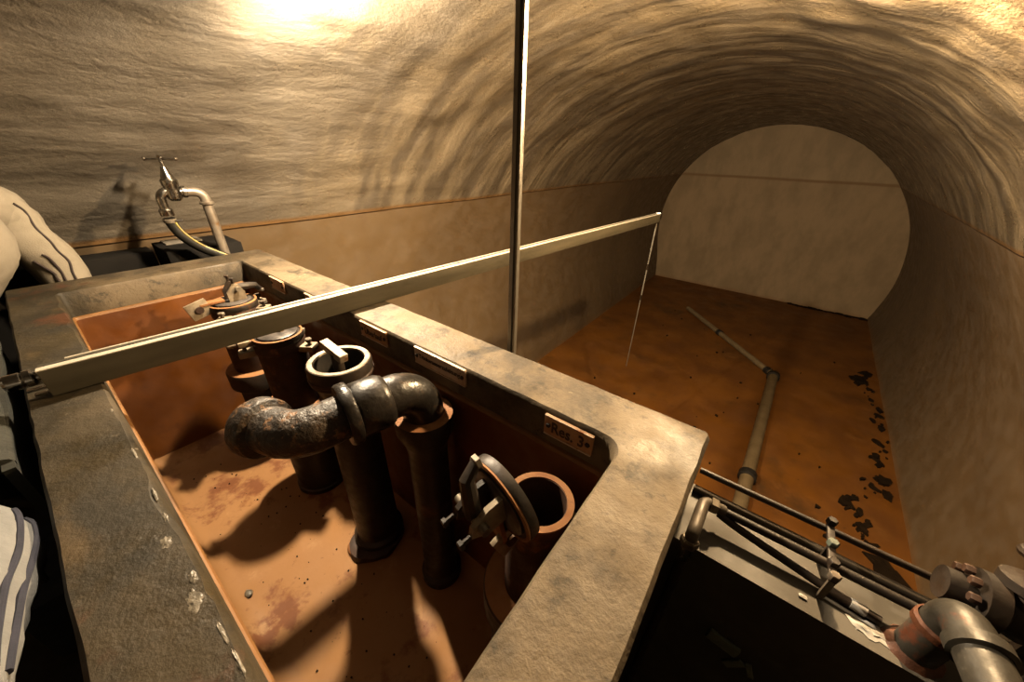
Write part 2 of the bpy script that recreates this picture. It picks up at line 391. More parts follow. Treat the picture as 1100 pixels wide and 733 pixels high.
tank = thing('water_tank', ((OX0+OX1)/2, (OY0+OY1)/2, -2.9), 'long open concrete tank with worn grey rim and rust-orange lining', 'tank')
near = lambda p: p.y < .05
inner = rrect(IX0, IX1, IY0, IY1, (.03,.04,.075,.02)); outer = rrect(OX0, OX1, OY0, OY1, (.03,.03,.03,.05))
in_side = chipped(inner, .003, 1, near, .025); in_top = chipped(offset(inner, -.010), .005, 1, near, .04)
out_side = chipped(outer, .004, -1); out_top = chipped(offset(outer, .012), .004, -1, lambda p: True, .004)
b = B()
v1, f1 = loft([(out_side, -2.9), (out_side, -1.02), (out_top, -1.0)]); b.add(v1, f1)
v2, f2 = loft([(inner, -1.22), (in_side, -1.014), (in_top, -1.0)]); b.add(v2, f2)
bm = bmesh.new()
def ring(lp): 
    vv = [bm.verts.new((p.x, p.y, -1.0)) for p in lp]
    return [bm.edges.new((vv[i], vv[(i+1) % len(vv)])) for i in range(len(vv))]
ed = ring(out_top)+ring(in_top)
bmesh.ops.triangle_fill(bm, use_beauty=True, edges=ed); bm.verts.index_update()
b.add([v.co.copy() for v in bm.verts], [[v.index for v in f.verts] for f in bm.faces]); bm.free()
b.build('concrete_body', M_CONC, tank, angle=50)
def lin(d, near_y): return rrect(IX0+d, IX1-d, near_y, IY1-d, (.03,.04,.06,.02), 9)
b = B(); v, f = loft([(lin(0,IY0), -1.185), (lin(.012,IY0+.006), -1.19), (lin(.02,IY0+.010), -1.205)]); b.add(v, f); b.build('lining_lip', M_LIP, tank)
b = B(); v, f = loft([(lin(.02,IY0+.010), -1.205), (lin(.02,IY0-.03), -1.42), (lin(.02,IY0-.045), -2.50), (lin(.026,IY0-.04), -2.57), (lin(.024,IY0-.04), -2.62)]); b.add(v, f); b.build('lining', M_LINE, tank, angle=60)
def ins(d): return rrect(IX0+d, IX1-d, IY0-.07+d, IY1-d, (.05,.05,.05,.05), 9)
b = B(); v, f = loft([(ins(.015), -2.58), (ins(.03), -2.62), (ins(.06), -2.655), (ins(.12), -2.68)]); b.add(v, f)
n = len(ins(.12)); b.f.append(list(range(len(b.v)-n, len(b.v)))); b.build('tank_floor', M_TFL, tank, angle=60)
b = B(); b.box(((OX0+OX1)/2, (OY0+OY1)/2, -2.80), (OX1-OX0-.04, OY1-OY0-.04, .19)); b.build('tank_base', M_DARKC, tank)

def blob(parent, name, c, size, mat, seed, n=(14,8), amp=.35, flat=.3):
    b = B(); vs = []; fs = []
    nu, nv = n
    for j in range(nv+1):
        ph = PI*j/nv
        for i in range(nu):
            th = 2*PI*i/nu; d = Vector((math.sin(ph)*math.cos(th), math.sin(ph)*math.sin(th), math.cos(ph)))
            k = 1+amp*mnoise.noise(d*2.2+Vector((seed*3.7, seed, 1)))
            vs.append((c[0]+d.x*size[0]*k, c[1]+d.y*size[1]*k, c[2]+d.z*size[2]*k))
    for j in range(nv):
        for i in range(nu): fs.append((j*nu+i, j*nu+(i+1)%nu, (j+1)*nu+(i+1)%nu, (j+1)*nu+i))
    b.add(vs, fs); return b.build(name, mat, parent, angle=60) if parent is None or True else None
# white lime crust along the near inner edge of the rim
for i, (x, y, sx, sy) in enumerate([(-.88,-.088,.045,.020),(-.95,-.075,.03,.012),(-1.12,-.09,.03,.018),(-.75,-.072,.05,.006),(-1.35,-.068,.05,.006),(-.66,-.070,.05,.006),(-1.62,-.068,.05,.006),(-2.0,-.070,.02,.006),(-1.22,-.07,.03,.008)]):
    blob(tank, 'lime_deposit', (x, y, -1.0), (sx*.7, sy*.7, .002), M_LIME, i+1, (26,8), amp=.6)

# ------------------------------------------------------------------ enamel signs on the far inner wall
def text_mesh(parent, txt, c, width, height, mat, name='lettering'):
    cu = bpy.data.curves.new('txt', 'FONT'); cu.body = txt; cu.align_x = 'CENTER'; cu.align_y = 'CENTER'; cu.extrude = .002; cu.resolution_u = 3; cu.offset = .018
    o = bpy.data.objects.new('txt', cu); C.objects.link(o)
    me0 = bpy.data.meshes.new_from_object(o.evaluated_get(bpy.context.evaluated_depsgraph_get()))
    co = [v.co.copy() for v in me0.vertices]; fs = [list(p.vertices) for p in me0.polygons]
    bpy.data.objects.remove(o); bpy.data.curves.remove(cu); bpy.data.meshes.remove(me0)
    x0 = min(v.x for v in co); x1 = max(v.x for v in co); y0 = min(v.y for v in co); y1 = max(v.y for v in co)
    b = B(); b.add([(c[0]+((v.x-x0)/(x1-x0)-.5)*width, c[1]-(.002 if v.z > 0 else 0), c[2]+((v.y-y0)/(y1-y0)-.5)*height) for v in co], fs)
    return b.build(name, mat, parent)
def sign(x0, x1, z0, z1, mat, label, txt=None, tw=.6, th=.4, screws=True, tilt=0):
    yb = 1.09; cx = (x0+x1)/2; cz = (z0+z1)/2
    t = thing('sign_plate', (cx, yb, z0), label, 'sign', 'enamel signs above the standpipes')
    b = B(); b.box((cx, yb-.009, cz), (x1-x0, .012, z1-z0), bev=.003); b.build('plate', mat, t)
    b = B()
    for s in (-1, 1): b.box((cx, yb-.0165, cz+s*((z1-z0)/2-.004)), (x1-x0-.004, .004, .006))
    b.build('plate_edge', M_ENAM, t)
    if screws:
        for s in (-1, 1): bolt(t, (cx+s*((x1-x0)/2-.022), yb-.014, cz), (0,-1,0), .012, .008, M_BLK, 'screw')
    if txt: text_mesh(t, txt, (cx, yb-.0155, cz), (x1-x0)*tw, (z1-z0)*th, M_INK)
    return t
sign(-3.36,-3.12,-1.105,-1.0, M_ENAMR, 'small rusted-out sign plate nearest the tank end by the tap')
sign(-2.76,-2.46,-1.105,-1.0, M_ENAMR, 'rusty sign plate half hidden beneath the aluminium bar')
sign(-2.03,-1.75,-1.11,-1.005, M_ENAMR, 'rust-eaten sign plate reading Überlauf above the open-topped pipe', 'Überlauf', .66, .5)
sign(-1.485,-1.085,-1.105,-1.0, M_ENAM, 'long pale sign plate with a line of small black lettering', 'Trinkwasserzuleitung', .82, .34)
sign(-.60,-.365,-1.13,-1.022, M_ENAMR, 'rust-stained sign plate reading Res. 3', 'Res. 3', .66, .55)

# ------------------------------------------------------------------ standpipes in the tank
TF = -2.678
def flap_lid(parent, c, rl, M, simple_top=False):
    """lid disc with mechanism; local frame: hinge at -Y, top +Z, M maps local -> world (about c)"""
    def go(b, name, mat, par=None): b.xf(M); return b.build(name, mat, par or parent)
    b = B(); b.lathe([(rl*.6,-.03),(rl,-.025),(rl*1.02,0),(rl*1.0,.012),(rl*.9,.02),(rl*.86,.014),(rl*.80,.014)], n=44); lid = go(b, 'lid', M_IRON)
    b = B(); b.lathe([(rl*.80,.012),(rl*.80,.026),(rl*.76,.03)], n=44); go(b, 'lid_plate', M_DPLATE)
    b = B(); b.lathe([(rl*.99,.012),(rl*1.0,.020),(rl*.93,.024),(rl*.90,.018)], n=44, cap0=False, cap1=False); go(b, 'lid_rim', M_DUST)
    def bl(p, ax, r, h, mat, nm='bolt', sh=0):
        b = B(); 
        if sh: b.lathe([(r*.5,0),(r*.5,sh)], p, ax, 10)
        b.lathe([(r,0),(r,h*.8),(r*.75,h)], Vector(p)+Vector(ax).normalized()*sh, ax, 6); return go(b, nm, mat)
    if simple_top:
        bl((0,.02,.026), (0,0,1), .028, .022, M_PLATE)
        b = B(); b.box((0,-rl-.03,.0), (.07,.10,.035), bev=.006); go(b, 'hinge_block', M_PLATE)
        bl((-.02,-rl-.09,.0), (0,-1,0), .026, .05, M_PLATE)
        return lid
    # hinge bracket (tan plate with a hole) and fork with clevis pin, black lever
    b = B(); b.box((.02,-rl-.06,.02), (.022,.14,.13), Matrix.Rotation(.25,3,'X'), bev=.005); br = go(b, 'hinge_bracket', M_PLATE)
    b = B(); b.lathe([(.026,0),(.026,.014)], (.03,-rl-.06,.02), (1,0,0), 14); go(b, 'hinge_pin', M_RUSTI, br)
    b = B(); b.box((0,-rl+.03,.045), (.07,.16,.02), bev=.004); go(b, 'hinge_arm', M_DUST)
    for s in (-1,1):
        b = B(); b.prism([(-.03,.02),(.09,.02),(.09,.09),(.06,.155),(.02,.17),(-.03,.10)], 'x', s*.045-.01, s*.045+.01)
        go(b, 'fork_plate', M_PLATE if s > 0 else M_IRON)
    b = B(); b.cyl((-.085,.045,.125), (.085,.045,.125), .018, n=12); go(b, 'clevis_pin', M_WORN)
    b = B(); b.tube([(0,.045,.12),(0,.12,.115),(-.02,.19,.10),(-.03,.225,.05)], [.03,.03,.026,.02], 10); go(b, 'lever', M_IRON)
    bl((-.03,.225,.04), (0,0,1), .026, .02, M_WORN)
    bl((-.05,.03,.17), (0,0,1), .018, .016, M_IRON, 'bolt', .03)
    bl((.05,.03,.17), (0,0,1), .018, .016, M_IRON, 'bolt', .03)
    return lid
def standpipe(name, ax, label, sleeve_r, sock_r, sock_z, riser_r, top_z):
    x, y = ax
    t = thing(name, (x, y, TF), label, 'pipe', 'standpipes rising from the tank floor')
    b = B(); b.lathe([(sleeve_r*1.06,TF),(sleeve_r*1.06,TF+.04),(sleeve_r,TF+.05),(sleeve_r,sock_z-.20),(sock_r,sock_z-.15),(sock_r,sock_z-.01),(sock_r*.97,sock_z)], (x,y,0), n=44, cap1=False)
    b.build('sleeve', M_IRON, t)
    b = B(); b.lathe([(sock_r*.97,sock_z),(riser_r*.9,sock_z+.008)], (x,y,0), n=44, cap0=False, cap1=False); b.build('dusty_ring', M_DUST, t)
    b = B(); b.lathe([(riser_r,sock_z-.05),(riser_r,top_z-.07),(riser_r*1.06,top_z-.06),(riser_r*1.06,top_z-.01),(riser_r*1.02,top_z),(riser_r*.85,top_z),(riser_r*.85,top_z-.3)], (x,y,0), n=44, cap1=True); b.build('riser', M_RUSTI, t)
    return t
def lugs(t, ax, r, z, angs):
    for a in angs:
        c = Vector((ax[0]+r*math.cos(a), ax[1]+r*math.sin(a), z)); Mz = Matrix.Rotation(a, 3, 'Z')
        b = B(); b.box(c+Mz @ Vector((.03,0,-.03)), (.11,.085,.045), Mz, bev=.008); l = b.build('clamp_lug', M_PLATE, t)
        bolt(l, c+Mz @ Vector((.045,0,-.01)), (0,0,1), .024, .022, M_WORN, 'bolt', .03)
def valve_M(c, rz=0, rx=0, hinge=.15):
    return Matrix.Translation(Vector(c)) @ Matrix.Rotation(rz,4,'Z') @ Matrix.Translation((0,-hinge,0)) @ Matrix.Rotation(rx,4,'X') @ Matrix.Translation((0,hinge,0))
p1 = standpipe('flap_valve_standpipe', (-3.40,.78), 'black standpipe with levered hinge valve, closest to the tank end by the tap', .175,.225,-1.75,.155,-1.19)
flap_lid(p1, None, .165, valve_M((-3.40,.78,-1.165), 0))
lugs(p1, (-3.40,.78), .165, -1.20, (.9, 1.9, -.7))
for yy, xx in ((1.02,-3.15),(.96,-3.05)): pass
p2 = standpipe('flap_valve_standpipe', (-2.68,.80), 'black standpipe closed by a flat lid, just under the aluminium bar', .19,.24,-1.80,.155,-1.25)
flap_lid(p2, None, .16, valve_M((-2.68,.80,-1.225), -.25), True)
lugs(p2, (-2.68,.80), .17, -1.28, (.6, 2.2, -1.9))
p5 = standpipe('flap_valve_standpipe', (-.475,.87), 'black standpipe with its round lid swung open below the Res. 3 plate', .20,.24,-1.88,.135,-1.285)
b = B(); b.lathe([(.142,-1.295),(.145,-1.28),(.118,-1.28),(.115,-1.30)], (-.475,.87,0), n=44, cap0=False, cap1=False); b.build('seat_ring', M_DUST, p5)
lugs(p5, (-.475,.87), .14, -1.33, (.3,))
flap_lid(p5, None, .165, valve_M((-.475,.87,-1.27), -.22, 1.75, .17))
# overflow pipe with open cup and plug handle
p3 = thing('overflow_standpipe', (-1.80,.79,TF), 'thick black standpipe with open grey-rimmed cup and plug handle', 'pipe', 'standpipes rising from the tank floor')
ax3 = (-1.80,.79,0)
b = B(); b.lathe([(.175,TF),(.175,TF+.10),(.150,TF+.12),(.138,-1.30),(.148,-1.22),(.172,-1.19),(.174,-1.095),(.168,-1.082)], ax3, n=44, cap1=False); b.build('riser', M_IRON, p3)
b = B(); b.lathe([(.168,-1.082),(.163,-1.078),(.138,-1.08),(.134,-1.09)], ax3, n=44, cap0=False, cap1=False, jit=.01); b.build('cup_rim', M_WORN, p3)
b = B(); b.lathe([(.134,-1.09),(.128,-1.26),(.0001,-1.27)], ax3, n=44, cap0=False, cap1=False); b.build('cup_inside', M_BLK, p3)
b = B(); b.lathe([(.174,-1.17),(.178,-1.165),(.178,-1.15),(.173,-1.145)], ax3, n=44, cap0=False, cap1=False); b.build('cup_band', M_RUSTI, p3)
hM = Matrix.Rotation(.05,3,'Z') @ Matrix.Rotation(.22,3,'Y')
b = B(); b.box((-1.825,.785,-1.03), (.19,.05,.05), hM, bev=.006); h = b.build('plug_handle', M_PLATE, p3)
b = B(); b.cyl((-1.80,.785,-1.26), (-1.81,.785,-1.04), .03, n=12); b.build('plug_stem', M_IRON, h)
b = B(); b.tube(arc((-1.83,.63,TF+.012), .062, .6, 5.1, (1,0,0), (0,1,0), 18), .024, 10, jit=.35); b.build('eroded_seal', M_DUST, p3)
b = B(); b.lathe([(.15,TF),(.19,TF+.002),(.185,TF+.05),(.15,TF+.06)], (-1.79,.75,0), n=30, cap0=False, jit=.18); b.build('rust_collar', M_RUSTI, p3)
# inlet standpipe under the elbow pipe
p4 = thing('inlet_standpipe', (-1.227,.90,TF), 'slim black standpipe whose dusty socket holds the bent tarred pipe', 'pipe', 'standpipes rising from the tank floor')
ax4 = (-1.227,.90,0)
b = B(); b.lathe([(.135,TF),(.135,TF+.06),(.112,TF+.08),(.108,-1.50),(.115,-1.42),(.152,-1.33),(.155,-1.24),(.152,-1.232)], ax4, n=40, cap1=False); b.build('riser', M_IRON, p4)
b = B(); b.lathe([(.152,-1.232),(.10,-1.226)], ax4, n=40, cap0=False, cap1=False); b.build('dusty_ring', M_DUST, p4)
# bent tarred pipe
ep = thing('elbow_pipe', (-1.227,.90,-1.23), 'glossy tarred pipe bent twice, arching out of the slim socket', 'pipe')
path = bend_path([(-1.227,.90,-1.30),(-1.227,.90,-1.05),(-1.30,.40,-1.06),(-1.58,.28,-1.14)], .17, 12)
path = bend_path([(-1.227,.90,-1.30),(-1.227,.90,-1.05),(-1.275,.60,-1.055)], .16, 12)
b = B(); b.tube(path, .105, 28); b.build('upper_bend', M_PITCH, ep)
d = Vector((-.075,-.30,-.005)).normalized(); c0 = Vector((-1.262,.70,-1.052))
b = B(); b.lathe([(.108,-.03),(.116,-.025),(.128,.0),(.128,.11),(.122,.12),(.138,.125),(.142,.135),(.142,.165),(.136,.175),(.105,.175)], c0, d, 36); b.build('coupling', M_PITCH, ep)
path = bend_path([c0+d*.10,(-1.338,.345,-1.062),(-1.60,.285,-1.10)], .15, 14)
b = B(); b.tube(path, .100, 28, jit=.02); b.build('lower_bend', M_CRUST, ep)
d2 = (Vector((-1.60,.285,-1.10))-Vector((-1.338,.345,-1.062))).normalized()
b = B(); b.lathe([(.10,-.02),(.125,0),(.13,.02),(.13,.07),(.122,.085),(.09,.085),(.088,-.01)], Vector((-1.515,.305,-1.09)), d2, 34, cap1=False, jit=.03); b.build('mouth_collar', M_CRUST, ep)

# ------------------------------------------------------------------ aluminium bar laid across the rims, with hanging rod
a = Vector((-2.345,-.30,-.932)); e = Vector((-1.745,6.27,-.932)); dy = (e-a).normalized(); sx = Vector((dy.y,-dy.x,0))
def along(b, t0, t1, off, zc, wd, hg, bev=0):
    c = a+dy*((t0+t1)/2)+sx*off+Vector((0,0,zc))
    Mr = Matrix((sx, dy, Vector((0,0,1)))).transposed()
    return b.box(c, (wd, t1-t0, hg), Mr, bev)
L = (e-a).length
bar = thing('measuring_bar', a+Vector((0,0,-.066)), 'long aluminium bar lying across the tank rims out over the reservoir', 'bar')
b = B(); along(b, .10, L, 0, 0, .08, .125, .006); b.build('box_section', M_ALUD, bar)
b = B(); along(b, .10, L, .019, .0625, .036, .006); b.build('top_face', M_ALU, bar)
b = B(); along(b, .18, L, -.046, .052, .014, .022); b.build('edge_strip', M_ALU, bar)
b = B(); along(b, .12, L, -.012, .062, .010, .006); b.build('top_groove', M_GROOVE, bar)
b = B(); b.lathe([(.026,0),(.034,.01),(.034,.05),(.028,.055),(.036,.06),(.036,.08),(.022,.09),(.022,.14)], a+Vector((0,0,.03)), dy, 20); b.build('end_cap', M_CHROME, bar)
for k, zz in enumerate((.0,-.025,-.05)):
    b = B(); along(b, .03+.012*k, .12, .0, zz, .02, .009); b.build('prong', M_CHROME, bar)
rod = thing('hanging_rod', (e.x+.0, e.y, -3.80), 'thin rod hanging plumb from the far end of the aluminium bar', 'rod')
b = B(); b.cyl((e.x, e.y, -3.80), (e.x, e.y, -2.3), .008, n=10); b.build('lower_rod', M_ALUP, rod)
b = B(); b.cyl((e.x, e.y, -2.3), (e.x, e.y, -.87), .012, n=10); b.build('upper_rod', M_ALUP, rod)
b = B(); b.cyl((e.x, e.y, -1.80), (e.x, e.y, -1.70), .018, n=12); b.build('sleeve', M_CHROME, rod)
b = B(); b.box((e.x, e.y+.02, -.90), (.09,.09,.10), bev=.01); b.build('bracket', M_CHROME, rod)
b = B(); b.cyl((e.x, e.y, -2.36), (e.x, e.y, -2.27), .017, n=12); b.build('joint', M_CHROME, rod)
# upright pole outside the far rim
pole = thing('gauge_pole', (-1.07,1.45,RES_Z), 'slim upright aluminium pole standing just outside the tank rim', 'pole')
rz45 = Matrix.Rotation(.25,3,'Z')
b = B(); b.box((-1.07,1.45,(RES_Z+1.2)/2), (.042,.042,1.2-RES_Z), rz45, bev=.005); b.build('shaft', M_ALUP, pole)
b = B(); b.box(Vector((-1.07,1.45,(RES_Z+1.2)/2))+rz45 @ Vector((.006,-.0215,0)), (.010,.004,1.2-RES_Z-.02), rz45); b.build('shaft_groove', M_GROOVE, pole)
for zc in (-1.7,-2.6):
    b = B(); b.box((-1.07,1.415,zc), (.09,.06,.06), bev=.008); b.build('wall_clip', M_GALV, pole)

# ------------------------------------------------------------------ tap beside the tunnel wall
tp = thing('water_tap', (-4.5,1.12,-2.9), 'old chromed tap on a bent upright pipe behind the tank', 'tap')
b = B(); b.tube(bend_path([(-4.5,1.12,-2.9),(-4.5,1.115,-.435),(-4.5,.99,-.43)], .075, 8), .042, 16); b.build('riser_pipe', M_GALV, tp)
b = B(); b.lathe([(.05,0),(.058,.005),(.058,.02),(.05,.03)], (-4.5,1.117,-.55), (0,0,1), 18); b.build('elbow_collar', M_WORN, tp)
b = B(); b.lathe([(.035,0),(.05,.01),(.05,.035),(.036,.045),(.036,.07),(.05,.075),(.05,.10),(.032,.11)], (-4.5,1.0,-.43), (0,-1,0), 16); b.build('union_nut', M_CHROME, tp)
b = B(); b.lathe([(.035,-.50),(.055,-.48),(.06,-.43),(.055,-.38),(.062,-.365),(.062,-.33),(.05,-.315),(.042,-.29),(.03,-.26),(.024,-.235),(.018,-.22)], (-4.5,.90,0), n=20); bd = b.build('valve_body', M_CHROME, tp)
b = B(); b.cyl((-4.5,.90,-.23), (-4.5,.90,-.155), .014, n=10); b.build('spindle', M_CHROME, tp)
b = B(); b.cyl((-4.53,.81,-.16), (-4.47,.99,-.16), .012, n=10)
for s in (-1,1): b.lathe([(.012,0),(.019,.01),(.012,.022)], (-4.5+s*.03,.90+s*.088,-.16), (s*.3,s*.95,0), 10)
hd = b.build('cross_handle', M_CHROME, tp); bolt(hd, (-4.5,.90,-.15), (0,0,1), .018, .02, M_CHROME, 'cap_nut')
b = B(); b.tube(bend_path([(-4.5,.90,-.42),(-4.5,.80,-.41),(-4.5,.80,-.58)], .07, 8), .036, 14); b.build('spout', M_CHROME, tp)
b = B(); b.lathe([(.048,0),(.052,.01),(.052,.05),(.044,.06)], (-4.5,.80,-.62), (0,0,1), 16); b.build('hose_nut', M_CHROME, tp)
b = B(); b.lathe([(.046,0),(.05,.01),(.05,.03),(.044,.035)], (-4.5,.80,-.68), (0,0,1), 16); cl = b.build('hose_clamp', M_WORN, tp)
b = B(); b.box((-4.47,.85,-.665), (.03,.07,.02), bev=.004); b.build('clamp_screw', M_IRON, cl)
hp = [(-4.5,.80,-.64),(-4.5,.805,-.70),(-4.49,.83,-.78),(-4.48,.88,-.86),(-4.47,.95,-.935),(-4.43,1.03,-.995),(-4.41,1.10,-1.05),(-4.41,1.15,-1.13),(-4.41,1.18,-1.3),(-4.42,1.20,-1.8),(-4.42,1.20,-2.88)]
def smooth(pts, n=6):
    P = [Vector(p) for p in pts]; P = [P[0]]+P+[P[-1]]; out = []
    for i in range(1, len(P)-2):
        for k in range(n):
            t = k/n; p0, p1_, p2_, p3_ = P[i-1:i+3]
            out.append(.5*((2*p1_)+(p2_-p0)*t+(2*p0-5*p1_+4*p2_-p3_)*t*t+(3*p1_-p0-3*p2_+p3_)*t**3))
    return out+[P[-1]]
hs = thing('garden_hose', (-4.42,1.20,-2.88), 'black rubber hose with yellow line hanging from the tap spout', 'hose')
sp = smooth(hp); b = B(); b.tube(sp, .043, 14); b.build('hose_body', M_HOSE, hs)
b = B(); b.tube([p+Vector((.036,.022,.016)) for p in sp[3:40]], .009, 6); b.build('colour_line', M_YEL, hs)
# black blocks in the gap behind the tank
for (x0, x1, y0, y1, zt, lab) in ((-5.18,-4.92,-.9,.66,-.985,'black tarred block behind the tank, next to the pale jacket'), (-5.18,-4.62,.70,1.32,-.955,'black tarred block with a pale cement top, behind the tank by the tap')):
    t = thing('tarred_block', ((x0+x1)/2,(y0+y1)/2,-2.9), lab, 'block', 'tarred blocks in the gap behind the tank')
    b = B(); b.box(((x0+x1)/2,(y0+y1)/2,(zt-2.9)/2), (x1-x0,y1-y0,zt+2.9), bev=.012); b.build('block_body', M_TAR, t)
    if y0 > .5:
        b = B(); b.box((-5.04,.92,zt+.008), (.22,.30,.016), bev=.005); b.build('cement_cap', M_GREYC, t)

# ------------------------------------------------------------------ pipes on the dam ledge
LZ = -1.3
def run(y, z, r, x0, x1, mat, label, nm='service_pipe'):
    t = thing(nm, (x0, y, LZ), label, 'pipe', 'pipes running along the ledge'); b = B(); b.cyl((x0,y,z), (x1,y,z), r, n=16); b.build('pipe', mat, t); return t
r1 = run(1.402, -1.225, .013, .02, 2.3, M_IRON, 'thin dark pipe raised along the reservoir-side lip of the ledge')
r2 = run(1.345, -1.283, .016, .02, 2.3, M_GALVD, 'dull grey pipe lying on the ledge next to its reservoir-side lip')
tp2 = thing('service_pipe', (.065,1.035,-2.9), 'dark pipe rising up the wall face and elbowing onto the ledge with a bright fitting', 'pipe', 'pipes running along the ledge')
b = B(); b.cyl((.065,1.035,-2.9), (.065,1.035,-1.30), .018, n=14); b.build('upright', M_IRON, tp2)
b = B(); b.cyl((.065,1.035,-1.33), (.065,1.035,-1.23), .021, n=14); b.build('upright_sleeve', M_CHROME, tp2)
b = B(); b.tube(bend_path([(.065,1.035,-1.25),(.065,1.035,-1.195),(.068,1.215,-1.20),(.14,1.240,-1.225)], .035, 6), .022, 14); b.build('elbow', M_GALVD, tp2)
for p, ax in (((.065,1.035,-1.25),(0,0,1)), ((.085,1.222,-1.207),(1,.3,-.25))): bolt(tp2, p, ax, .032, .032, M_WORN, 'union_nut')
b = B(); b.cyl((.13,1.238,-1.225), (2.3,1.262,-1.245), .016, n=14); b.build('pipe', M_IRON, tp2)
b = B(); b.tube(smooth([(.125,1.226,-1.236),(.20,1.216,-1.25),(.35,1.200,-1.266),(.50,1.185,-1.280),(.615,1.176,-1.284)]), .0145, 14); lp = b.build('lower_pipe', M_IRON, tp2)
b = B(); b.cyl((.54,1.1818,-1.2812), (.58,1.1787,-1.2826), .0165, n=14); b.build('paint_mark', M_PAINTW, lp)
ck = thing('pipe_clamp', (.47,1.25,LZ), 'dark strap clamp with knobs holding the ledge pipes together', 'clamp')
b = B(); b.box((.465,1.285,-1.2), (.022,.27,.014), bev=.003); b.build('strap', M_IRON, ck)
for yy, mt in ((1.16,M_WORN),(1.215,M_IRON),(1.30,M_GREEN),(1.405,M_IRON)): bolt(ck, (.465,yy,-1.195), (0,0,1), .017, .022, mt, 'clamp_nut')
for yy in (1.155,1.30):
    b = B(); b.box((.465,yy,-1.252), (.018,.012,.096)); b.build('clamp_foot', M_WORN if yy < 1.2 else M_IRON, ck)
# arching big pipe with rust and white paint, valve behind it
bp = thing('arched_pipe', (.69,1.145,LZ), 'thick grey painted pipe arching from the ledge with rusty joints', 'pipe')
b = B(); b.tube(bend_path([(.69,1.145,LZ),(.69,1.14,-1.07),(.735,.62,-1.05),(.76,-.3,-1.05),(.76,-.32,-2.9)], .055, 10), .050, 24); b.build('pipe', M_GPAINT, bp)
b = B(); b.lathe([(.050,-.004),(.057,0),(.058,.022),(.052,.03)], (.69,1.142,-1.17), (0,0,1), 24, cap0=False, cap1=False, jit=.06); b.build('upper_joint', M_REDR, bp)
b = B(); b.lathe([(.068,0),(.062,.006),(.056,.016),(.048,.024)], (.69,1.145,LZ), n=24, jit=.15); b.build('rust_foot', M_REDR, bp)
b = B(); b.lathe([(.051,0),(.062,.005),(.062,.035),(.051,.04)], (.699,1.06,-1.067), (.08,-.9,.03), 24, cap0=False, cap1=False, jit=.03); b.build('elbow_joint', M_GPAINT, bp)
blob(bp, 'paint_splash', (.595,1.135,LZ), (.055,.030,.005), M_PAINTW, 5, (22,8), .8)
vv = thing('gate_valve', (.86,1.28,LZ), 'dark rusty valve body with bolts behind the arched pipe', 'valve')
b = B(); b.lathe([(.05,-.16),(.05,-.10),(.085,-.095),(.085,-.055),(.06,-.04),(.07,.0),(.06,.04),(.085,.055),(.085,.095),(.05,.10),(.05,.6)], (.86,1.29,-1.125), (1,0,0), 22); vb = b.build('body', M_IRON, vv)
b = B(); b.lathe([(.06,0),(.055,.05),(.075,.055),(.075,.08),(.03,.09),(.025,.14)], (.86,1.30,-1.10), (0,.3,1), 18); b.build('bonnet', M_IRON, vv)
b = B(); b.tube(arc((.88,1.345,-.95), .075, 0, 2*PI, (1,0,0), (0,.9,-.3), 24), .014, 8, cap=False)
for k in range(3):
    a_ = 2*PI*k/3; b.cyl((.88,1.345,-.95), Vector((.88,1.345,-.95))+Vector((1,0,0))*.075*math.cos(a_)+Vector((0,.9,-.3))*.075*math.sin(a_), .010, n=8)
b.build('handwheel', M_IRON, vv)
for xx in (.80,.92): b = B(); b.box((xx,1.302,-1.24), (.03,.026,.12)); b.build('saddle', M_IRON, vv)
for k in range(5):
    a_ = .4+k*.7
    for xx in (.77, .955): bolt(vb, (xx-.02,1.29+.068*math.cos(a_),-1.125+.068*math.sin(a_)), (-1,0,0), .015, .02, M_RUSTI, 'flange_bolt')
# faded green paint remains low on the dark wall face
gp = thing('painted_plate', (.31,1.065,-1.76), 'faint greenish plate with scraps of paper on the dark wall below the ledge', 'plate')
b = B(); b.box((.30,1.062,-1.70), (.11,.014,.06), Matrix.Rotation(.1,3,'Y'), bev=.003); b.build('plate', M_GREEN, gp)
b = B(); b.box((.36,1.064,-1.78), (.03,.010,.09), Matrix.Rotation(.5,3,'Y'), bev=.002); b.build('paper_scrap', M_GREEN, gp)
b = B(); b.box((.41,1.064,-1.76), (.02,.010,.07), Matrix.Rotation(-.4,3,'Y'), bev=.002); b.build('paper_scrap', M_GREEN, gp)
tag_small = thing('paint_chip', (.42,1.12,LZ), 'tiny white chip lying on the ledge by the strap clamp', 'chip'); blob(tag_small, 'chip', (.42,1.12,LZ+.004), (.013,.009,.004), M_PAINTW, 3, (8,5))

# ------------------------------------------------------------------ drain pipes on the reservoir floor
def floor_pipe(p0, p1, r, label, couplings):
    p0 = [c*YE/21 for c in p0]; p1 = [c*YE/21 for c in p1]
    p0, p1 = Vector((*p0, RES_Z+r)), Vector((*p1, RES_Z+r)); d = (p1-p0).normalized()
    t = thing('drain_pipe', (p0.x,p0.y,RES_Z), label, 'pipe', 'pipes on the reservoir floor')
    b = B(); b.cyl(p0, p1, r, n=18); b.build('pipe', M_PVC, t)
    for k in couplings:
        c = p0+(p1-p0)*k; b = B(); b.lathe([(r*1.05,-.10),(r*1.3,-.08),(r*1.3,.08),(r*1.05,.10)], c, d, 18); b.build('rubber_coupling', M_BLK, t)
floor_pipe((-2.50,16.75), (1.00,12.75), .095, 'thin pale pipe lying slantwise on the reservoir floor', (.46,.97))
floor_pipe((1.06,12.5), (.92,6.2), .14, 'thicker brownish pipe on the reservoir floor leading to the dam', (.0,.80))
